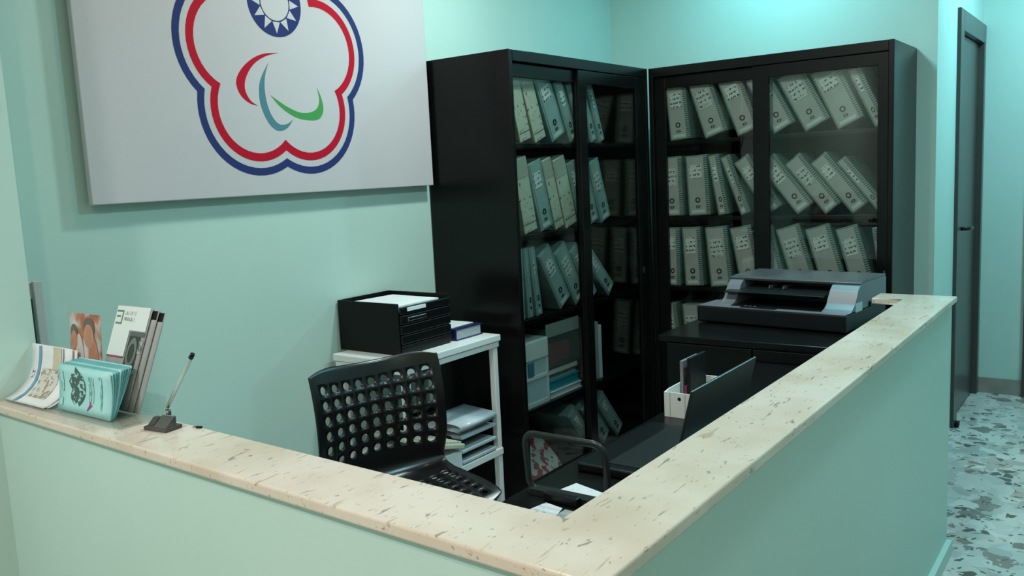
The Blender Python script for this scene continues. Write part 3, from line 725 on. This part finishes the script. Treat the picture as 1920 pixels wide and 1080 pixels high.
# white magazine file
t = thing('magazine_file', 'white magazine file with a finger hole behind the laptop', 'file holder', (1.371, -2.20, .7285))
MW, MH = .118, .074
bm = bmesh.new()   # front plate with a round hole
n = 16; sq = []
for k in range(n):
    a = 2*PI*k/n+PI/4; c, s = math.cos(a), math.sin(a); m_ = max(abs(c), abs(s)); sq.append((c/m_, s/m_))
hx, hz, hr = .048, .056, .006
def sqp(c, s):
    return ((hx+c*hx if c < 0 else hx+c*(MW-hx)), (hz+s*hz if s < 0 else hz+s*(MH-hz)))
F = [[bm.verts.new((sqp(c, s)[0], y, sqp(c, s)[1])) for c, s in sq] for y in (0, .004)]
I = [[bm.verts.new((hx+hr*math.cos(2*PI*k/n+PI/4), y, hz+hr*math.sin(2*PI*k/n+PI/4))) for k in range(n)] for y in (0, .004)]
for k in range(n):
    j = (k+1) % n
    bm.faces.new((F[0][k], F[0][j], I[0][j], I[0][k])); bm.faces.new((F[1][k], I[1][k], I[1][j], F[1][j]))
    bm.faces.new((F[0][k], F[1][k], F[1][j], F[0][j])); bm.faces.new((I[0][k], I[0][j], I[1][j], I[1][k]))
link('front_plate', bm_mesh(bm), WHITEM, t)
box('hole_back', hx-.01, hx+.01, .0045, .006, hz-.01, hz+.01, BLACKM, t)
for x in (.018, .066): box('groove', x, x+.0014, -.0006, .001, .001, MH-.001, mat('groove_grey', (.25, .26, .26), .6), t)
for x0 in (0, MW-.004): extrude_yz('side_plate', [(.004, 0), (.22, 0), (.22, MH+.006), (.03, MH+.004), (.004, MH)], x0, x0+.004, WHITEM, t)
box('base_plate', .004, MW-.004, .004, .22, 0, .004, WHITEM, t); box('back_plate', .004, MW-.004, .216, .22, .004, MH+.006, WHITEM, t)
GREYB_ = noisy('grey_cover', (.16, .16, .17), (.22, .22, .23), 10, .5); ERD = mat('dark_red_cover', (.16, .01, .03), .5)
for k in range(3):
    o = box('magazine', 1.376+.012*k, 1.386+.012*k, -2.10, -1.985, .7335, (.875, .80, .885)[k], (GREYB_, ERD, BLACKM)[k], None, .001)
    tag(o, ('grey magazine standing in the white file', 'dark red magazine standing in the white file', 'black magazine standing in the white file')[k], 'magazine', 'magazines in the white file')
# rounded loop stand and papers on the desk by the counter corner
t = thing('loop_stand', 'black rounded loop frame stand on the desk by the counter corner', 'stand', (0, 0, 0))
pts = rrect(1.468, .801, .212, .140, .030, 6)
tube('loop_frame', [(x, -2.885-.10*(z-.73), z) for x, z in pts], .0052, DARKG, t, 10, True, 1.7)
prism('foot_bar', rrect(1.468, -2.892, .20, .030, .012), .7285, .742, DARKG, t, .003)
box('clamp', 1.425, 1.515, -2.925, -2.905, .7285, .748, BLACKP, t, .003)
for i, (pl, lab) in enumerate((([(1.42, -2.875), (1.436, -2.80), (1.56, -2.835), (1.545, -2.875)], 'white sheet on the desk behind the loop stand'), ([(1.425, -3.01), (1.44, -2.935), (1.49, -2.945), (1.52, -3.06)], 'crumpled white sheet on the desk in front of the loop stand'))):
    tag(prism('paper_sheet', pl, .7285, .7305, marks('printed_paper', (.62, .63, .66), (.25, .25, .28), (90, 90, 90), .66)), lab, 'paper', 'papers on the black desk')
tag(box('paper_slip', 1.50, 1.56, -3.03, -2.95, .7285, .7315, noisy('grey_slip', (.30, .31, .32), (.36, .37, .38), 15, .4)), 'grey slip lying on the desk in the counter corner', 'paper')

# ------------------------------------------------------------------ wall panel behind the pier
t = thing('wall_panel', 'slim grey wall panel with a dark screen peeking out behind the pier', 'panel', (0, 0, 0))
GP = noisy('panel_grey', (.52, .48, .46), (.56, .52, .50), 6, .4)
box('frame', .001, .045, -3.408, -3.318, .99, 1.232, GP, t, .003)
box('raised_edge', .045, .056, -3.342, -3.318, .99, 1.232, GP, t, .002)
box('dark_screen', .045, .0465, -3.404, -3.345, 1.045, 1.185, mat('dark_green_screen', (.035, .075, .06), .3), t)

# ------------------------------------------------------------------ leaflets, holder and pen on the worktop
TEAL = noisy('teal_leaflet', (.36, .68, .68), (.41, .72, .72), 6, .55); TEALD = noisy('teal_leaflet_dark', (.13, .42, .45), (.17, .47, .50), 6, .55)
TREE = marks('tree_print_ink', (.34, .62, .61), (.06, .11, .10), (70, 70, 70), .44, .55)
def sheet(name, x0, x1, ys, zs, m, parent=None, th=.0012, nx=6, skew=0.0, bow=0.0, off=0.0):
    """curved upright sheet; ys/zs list the profile from bottom to top; off pushes it towards -y"""
    bm = bmesh.new(); F, B = [], []
    k = len(ys)
    for j in range(k):
        y, z = ys[j], zs[j]; sk = skew*(z-zs[0])
        F.append([bm.verts.new((x0+(x1-x0)*i/nx+sk, y-off+bow*math.sin(PI*i/nx), z)) for i in range(nx+1)])
        B.append([bm.verts.new((x0+(x1-x0)*i/nx+sk, y-off+th+bow*math.sin(PI*i/nx), z)) for i in range(nx+1)])
    for j in range(k-1):
        for i in range(nx):
            bm.faces.new((F[j][i], F[j][i+1], F[j+1][i+1], F[j+1][i])); bm.faces.new((B[j][i], B[j+1][i], B[j+1][i+1], B[j][i+1]))
        bm.faces.new((F[j][0], F[j+1][0], B[j+1][0], B[j][0])); bm.faces.new((F[j][nx], B[j][nx], B[j+1][nx], F[j+1][nx]))
    for i in range(nx):
        bm.faces.new((F[0][i], B[0][i], B[0][i+1], F[0][i+1])); bm.faces.new((F[-1][i], F[-1][i+1], B[-1][i+1], B[-1][i]))
    return link(name, bm_mesh(bm, True), m, parent)
def interp(ys, zs, z):
    for a in range(len(zs)-1):
        if zs[a] <= z <= zs[a+1]: return ys[a]+(ys[a+1]-ys[a])*(z-zs[a])/(zs[a+1]-zs[a])
    return ys[-1]
def patch(name, x0, x1, z0, z1, ys, zs, m, parent, n=6, off=.0012, skew=0.0, bow=None):
    zz_ = [z0+(z1-z0)*k/n for k in range(n+1)]
    bm = bmesh.new(); R_ = []
    for z in zz_:
        sk = skew*(z-zs[0]); y = interp(ys, zs, z)-off
        R_.append([bm.verts.new((x0+(x1-x0)*i/4+sk, y, z)) for i in range(5)])
    for j in range(n):
        for i in range(4): bm.faces.new((R_[j][i], R_[j][i+1], R_[j+1][i+1], R_[j+1][i]))
    return link(name, bm_mesh(bm), m, parent)
HZ = HC+.0005
holder = thing('leaflet_holder', 'low clear acrylic leaflet holder on the marble worktop', 'holder', (0, 0, 0))
CLEAR = glassy('holder_acrylic', (.93, .96, .95), .03, 1.45, .03)
box('base_plate', .21, .74, -3.512, -3.40, HZ, HZ+.003, CLEAR, holder)
box('back_plate', .21, .74, -3.402, -3.399, HZ+.003, HZ+.05, CLEAR, holder)
Z0 = HZ+.0035
# teal leaflets
NT = 9
for k in range(NT):
    f = k/(NT-1)
    ys = [-3.490+.020*f+(.004+.040*f)*(j/6)**1.3+.006*math.sin(j/6*PI) for j in range(7)]; zs = [Z0+(.108+.004*f)*j/6 for j in range(7)]
    x0 = .428-.0015*k+random.uniform(-.002, .002); x1 = x0+.232
    t = thing('teal_leaflet', 'printed pale teal leaflet with a tree picture in front of its stack' if k == 0 else 'plain pale teal leaflet stacked behind the tree leaflet', 'leaflet', (0, 0, 0), group='teal leaflets')
    sheet('cover_sheet', x0, x1, ys, zs, TEAL if k in (0, 1, 4, 8) else TEALD, t, .0018, skew=.12)
    if k == 0:
        def outline_patch(name, pts, m):
            bm = bmesh.new(); vs_ = [bm.verts.new((x+.12*(z-zs[0]), interp(ys, zs, z)-.0012, z)) for x, z in pts]
            c = bm.verts.new((sum(v.co.x for v in vs_)/len(vs_), sum(v.co.y for v in vs_)/len(vs_)-.0006, sum(v.co.z for v in vs_)/len(vs_)))
            for i in range(len(vs_)): bm.faces.new((vs_[i], vs_[(i+1) % len(vs_)], c))
            return link(name, bm_mesh(bm), m, t)
        cx, cz = .515, Z0+.060; tp = []
        for i in range(28):
            a = 2*PI*i/28; rr = 1+(.14*math.sin(5*a+.5)+.10*math.sin(9*a) if math.cos(a) < .3 else 0); tp.append((cx+.034*rr*math.cos(a), cz+.042*rr*math.sin(a)))
        outline_patch('tree_print', tp, TREE)
        GT = marks('grey_text_teal', (.40, .70, .70), (.16, .36, .36), (160, 160, 60), .52)
        patch('text_print', .565, .585, Z0+.03, Z0+.09, ys, zs, GT, t, skew=.12); patch('text_print', .612, .622, Z0+.018, Z0+.095, ys, zs, GT, t, skew=.12)
        patch('text_print', .440, .452, Z0+.045, Z0+.095, ys, zs, GT, t, skew=.12); patch('text_print', .436, .450, Z0+.012, Z0+.03, ys, zs, GT, t, skew=.12)
        MG = mat('magenta_ink', (.40, .04, .22), .5)
        outline_patch('ribbon_print', [(.558, Z0+.010), (.566, Z0+.022), (.572, Z0+.034), (.577, Z0+.038), (.574, Z0+.028), (.581, Z0+.024), (.572, Z0+.018), (.564, Z0+.012)], MG)
# curling white leaflet with blue stripe
ysw = [-3.508, -3.492, -3.476, -3.460, -3.446, -3.437, -3.431, -3.427, -3.424]; zsw = [Z0+.0005, Z0+.0045, Z0+.012, Z0+.024, Z0+.040, Z0+.060, Z0+.082, Z0+.104, Z0+.128]
for k in range(2):
    t = thing('white_leaflet', ('white leaflet with a blue stripe curling forward beside the pier', 'second white leaflet just behind the curling one')[k], 'leaflet', (0, 0, 0), group='white leaflets')
    x0, x1 = (.190, .395) if k == 0 else (.225, .404)
    yy = [y+.004*k+(.003 if k else 0) for y in ysw]; zk = [z-.004*k if z > Z0+.02 else z for z in zsw]
    sheet('cover_sheet', x0, x1, yy, zk, PAPER, t, .0012)
    if k == 0:
        patch('blue_stripe', .232, .246, Z0+.001, Z0+.125, yy, zk, mat('stripe_blue', (.16, .33, .47), .5), t, 10, .0014)
        patch('ochre_panel', .305, .345, Z0+.070, Z0+.127, yy, zk, noisy('ochre_print', (.55, .48, .33), (.62, .56, .44), 40, .6), t, 6, .0014)
        patch('picture_print', .255, .345, Z0+.010, Z0+.072, yy, zk, marks('sketch_print', (.62, .60, .57), (.36, .27, .18), (70, 70, 70), .56), t, 8, .0014)
        patch('logo_print', .200, .222, Z0+.045, Z0+.062, yy, zk, marks('logo_sketch', (.70, .70, .71), (.12, .12, .13), (110, 110, 110), .53), t, 4, .0014)
        patch('blue_stripe', .352, .358, Z0+.072, Z0+.126, yy, zk, mat('stripe_slate', (.22, .27, .36), .5), t, 5, .0014)
# photo leaflet: portrait of two people as flat soft colour print
def photo():
    m = mat('photo_print', (.5, .3, .2), .45); n, l, b = nodes(m); tc = n.new('ShaderNodeTexCoord')
    t = n.new('ShaderNodeTexNoise'); t.inputs['Scale'].default_value = 16; t.inputs['Detail'].default_value = 2; l.new(tc.outputs['Object'], t.inputs['Vector'])
    r = n.new('ShaderNodeValToRGB'); el = r.color_ramp.elements
    for p, c in ((.30, (.08, .10, .08)), (.42, (.36, .11, .06)), (.5, (.42, .16, .09)), (.56, (.42, .36, .31)), (.68, (.60, .55, .54))):
        e = el.new(p); e.color = (*c, 1)
    el.remove(el[0]); el.remove(el[-1])
    l.new(t.outputs['Fac'], r.inputs[0]); l.new(r.outputs[0], b.inputs['Base Color']); return m
ysp = [-3.426+.013*j/5 for j in range(6)]; zsp = [Z0+.214*j/5 for j in range(6)]
t = thing('photo_leaflet', 'leaflet with a warm coloured photograph standing behind the white leaflets', 'leaflet', (0, 0, 0))
sheet('cover_sheet', .352, .497, [y+.012 for y in ysp], zsp, photo(), t, .002)
yk = [y+.012 for y in ysp]
def blob(name, cx, cz, rx, rz, m, off=.0016):
    bm = bmesh.new(); vs_ = [bm.verts.new((cx+rx*math.cos(2*PI*i/20), interp(yk, zsp, cz+rz*math.sin(2*PI*i/20))-off, cz+rz*math.sin(2*PI*i/20))) for i in range(20)]
    bm.faces.new(vs_); return link(name, bm_mesh(bm), m, t)
SKIN = noisy('printed_skin', (.42, .15, .085), (.50, .22, .14), 30, .45); SKIN2 = noisy('printed_skin_pale', (.46, .21, .13), (.52, .27, .18), 30, .45)
HAIR = mat('printed_hair', (.14, .11, .10), .5); SHIRT = mat('printed_shirt', (.58, .48, .45), .5)
blob('printed_clothing', .398, Z0+.105, .020, .060, SHIRT, .0014)
blob('printed_arm', .462, Z0+.100, .024, .060, SKIN, .0016)
blob('printed_hair', .446, Z0+.180, .026, .026, HAIR, .0016); blob('printed_hair', .376, Z0+.165, .016, .022, HAIR, .0016)
blob('printed_face', .446, Z0+.160, .023, .030, SKIN2, .0020); blob('printed_face', .376, Z0+.148, .014, .023, SKIN, .0020)
blob('printed_shirt', .368, Z0+.105, .014, .022, SKIN, .0022)
# booklets with the green squared emblem
ysb = [-3.430+.044*j/6 for j in range(7)]; zsb = [Z0+.002+.238*j/6 for j in range(7)]
GREYB = noisy('grey_booklet', (.33, .34, .34), (.40, .41, .41), 7, .45)
for k in (2, 1, 0):
    t = thing('grey_booklet', ('grey booklet with an oval dark picture and white top cover bearing a green squared emblem', 'grey booklet with a dark corner just behind the emblem booklet', 'rearmost grey booklet with a dark corner fanned out to the right')[k], 'booklet', (0, 0, 0), group='grey booklets')
    x0 = .482+.020*k; x1 = x0+.140; yy = [y+.0035*k for y in ysb]; zk = [z-.004*k for z in zsb]
    if k: zk = [max(z, Z0) for z in zk]
    SKW = .34
    sheet('cover_sheet', x0, x1, yy, zk, GREYB, t, .002, skew=SKW)
    if k: patch('dark_corner', x1-.030, x1-.002, zk[-1]-.022, zk[-1]-.002, yy, zk, BLACKM, t, 3, .0008, SKW)
    else:
        WPAP = mat('gloss_white_card', (.74, .78, .77), .35)
        patch('white_cover', x0, x1-.004, Z0+.186, zk[-1], yy, zk, WPAP, t, 4, .0014, SKW); patch('white_cover', x0, x0+.072, Z0+.125, Z0+.186, yy, zk, WPAP, t, 4, .0014, SKW)
        patch('red_edge', x0, x0+.070, Z0+.121, Z0+.125, yy, zk, mat('dull_red_ink', (.34, .06, .10), .5), t, 2, .0016, SKW)
        GE = mat('emblem_green', (.10, .22, .15), .5); ZE = Z0+.192; ex = x0+.003
        for a in ((ex, ex+.028, .034, .038), (ex+.024, ex+.028, .010, .034), (ex+.002, ex+.028, .006, .010), (ex+.002, ex+.018, .022, .026), ): patch('emblem_stroke', a[0], a[1], ZE+a[2], ZE+a[3], yy, zk, GE, t, 1, .0020, SKW)
        GTX = marks('grey_text_white', (.70, .73, .72), (.30, .33, .33), (190, 190, 70), .50)
        patch('text_print', ex+.034, ex+.078, ZE+.029, ZE+.037, yy, zk, GTX, t, 1, .0020, SKW); patch('text_print', ex+.034, ex+.078, ZE+.015, ZE+.023, yy, zk, GTX, t, 1, .0020, SKW)
        patch('dark_picture', x0+.078, x0+.124, Z0+.095, Z0+.176, yy, zk, mat('picture_black', (.035, .04, .04), .45), t, 4, .0014, SKW)
        patch('dark_band', x0+.078, x1-.002, Z0+.174, Z0+.184, yy, zk, mat('band_dark', (.10, .11, .11), .45), t, 2, .0016, SKW)
        bm = bmesh.new(); A, B = [], []
        for i in range(24):
            a = 2*PI*i/24
            for L_, s_ in ((A, 1), (B, .62)):
                xx, z_ = x0+.101+.019*s_*math.cos(a), Z0+.135+.036*s_*math.sin(a); L_.append(bm.verts.new((xx+SKW*(z_-zk[0]), interp(yy, zk, z_)-.0020, z_)))
        for i in range(24): bm.faces.new((A[i], A[(i+1) % 24], B[(i+1) % 24], B[i]))
        link('oval_print', bm_mesh(bm), mat('oval_grey', (.16, .18, .16), .4), t)
        patch('text_print', x0+.123, x0+.138, Z0+.135, Z0+.165, yy, zk, marks('grey_text_grey', (.36, .37, .37), (.10, .11, .11), (200, 200, 90), .5), t, 2, .0016, SKW)
        patch('pale_band', x0+.060, x0+.135, Z0+.088, Z0+.098, yy, zk, mat('pale_band', (.50, .51, .51), .5), t, 2, .0014, SKW)

# desk pen stand
t = thing('pen_stand', 'dark bronze desk pen base with a silver clip on the marble worktop', 'pen stand', (.818, -3.458, HZ), (0, 0, math.radians(8)))
t.scale = (.70, .85, .85)
BRZ = noisy('dark_bronze', (.045, .038, .036), (.07, .06, .058), 20, .35)
box('base', -.052, .046, -.026, .026, 0, .010, BRZ, t, .002)
extrude_yz('sloped_cover', [(-.024, .010), (-.020, .014), (.006, .034), (.011, .034), (.011, .010)], -.010, .043, mat('brushed_bronze', (.13, .115, .11), .3, .5), t, .0015)
extrude_yz('sloped_cover', [(-.015, .010), (.005, .026), (.018, .026), (.020, .010)], -.050, -.024, BRZ, t, .0015)
box('bright_edge', -.010, .043, .004, .009, .0335, .0355, CHROME, t, .0006)
tube('pen_socket', [(.002, .012, .010), (.008, .012, .030), (.014, .012, .046)], [.010, .008, .005], STEEL, t)
t = thing('clear_pen', 'clear plastic pen standing slanted in the desk pen base', 'pen', (0, 0, 0))
a_, b_ = Vector((.823, -3.447, HZ+.046)), Vector((.926, -3.447, HZ+.162))
tube('barrel', [a_, b_], .0042, glassy('pen_plastic', (.80, .88, .85), .1, 1.5, .35, (.75, .82, .80)), t, 12)
tube('refill', [a_.lerp(b_, .02), a_.lerp(b_, .6)], .0014, mat('refill_white', (.75, .78, .76), .4), t, 8)
tube('end_cap', [b_, b_+(b_-a_).normalized()*.012], [.0052, .0046], BLACKP, t, 12)
tube('tip', [a_, a_-(b_-a_).normalized()*.012], [.0040, .0016], CHROME, t, 12)
# small black clip at the worktop edge
t = thing('black_clip', 'small black clip resting at the back edge of the worktop', 'clip', (.885, -3.418, HZ), (0, 0, .35))
t.scale = (.55, .55, .55)
box('clip_body', -.012, .014, -.005, .005, 0, .008, BLACKP, t, .002); tube('clip_arm', [(-.026, 0, .003), (-.006, 0, .006)], .002, STEEL, t)
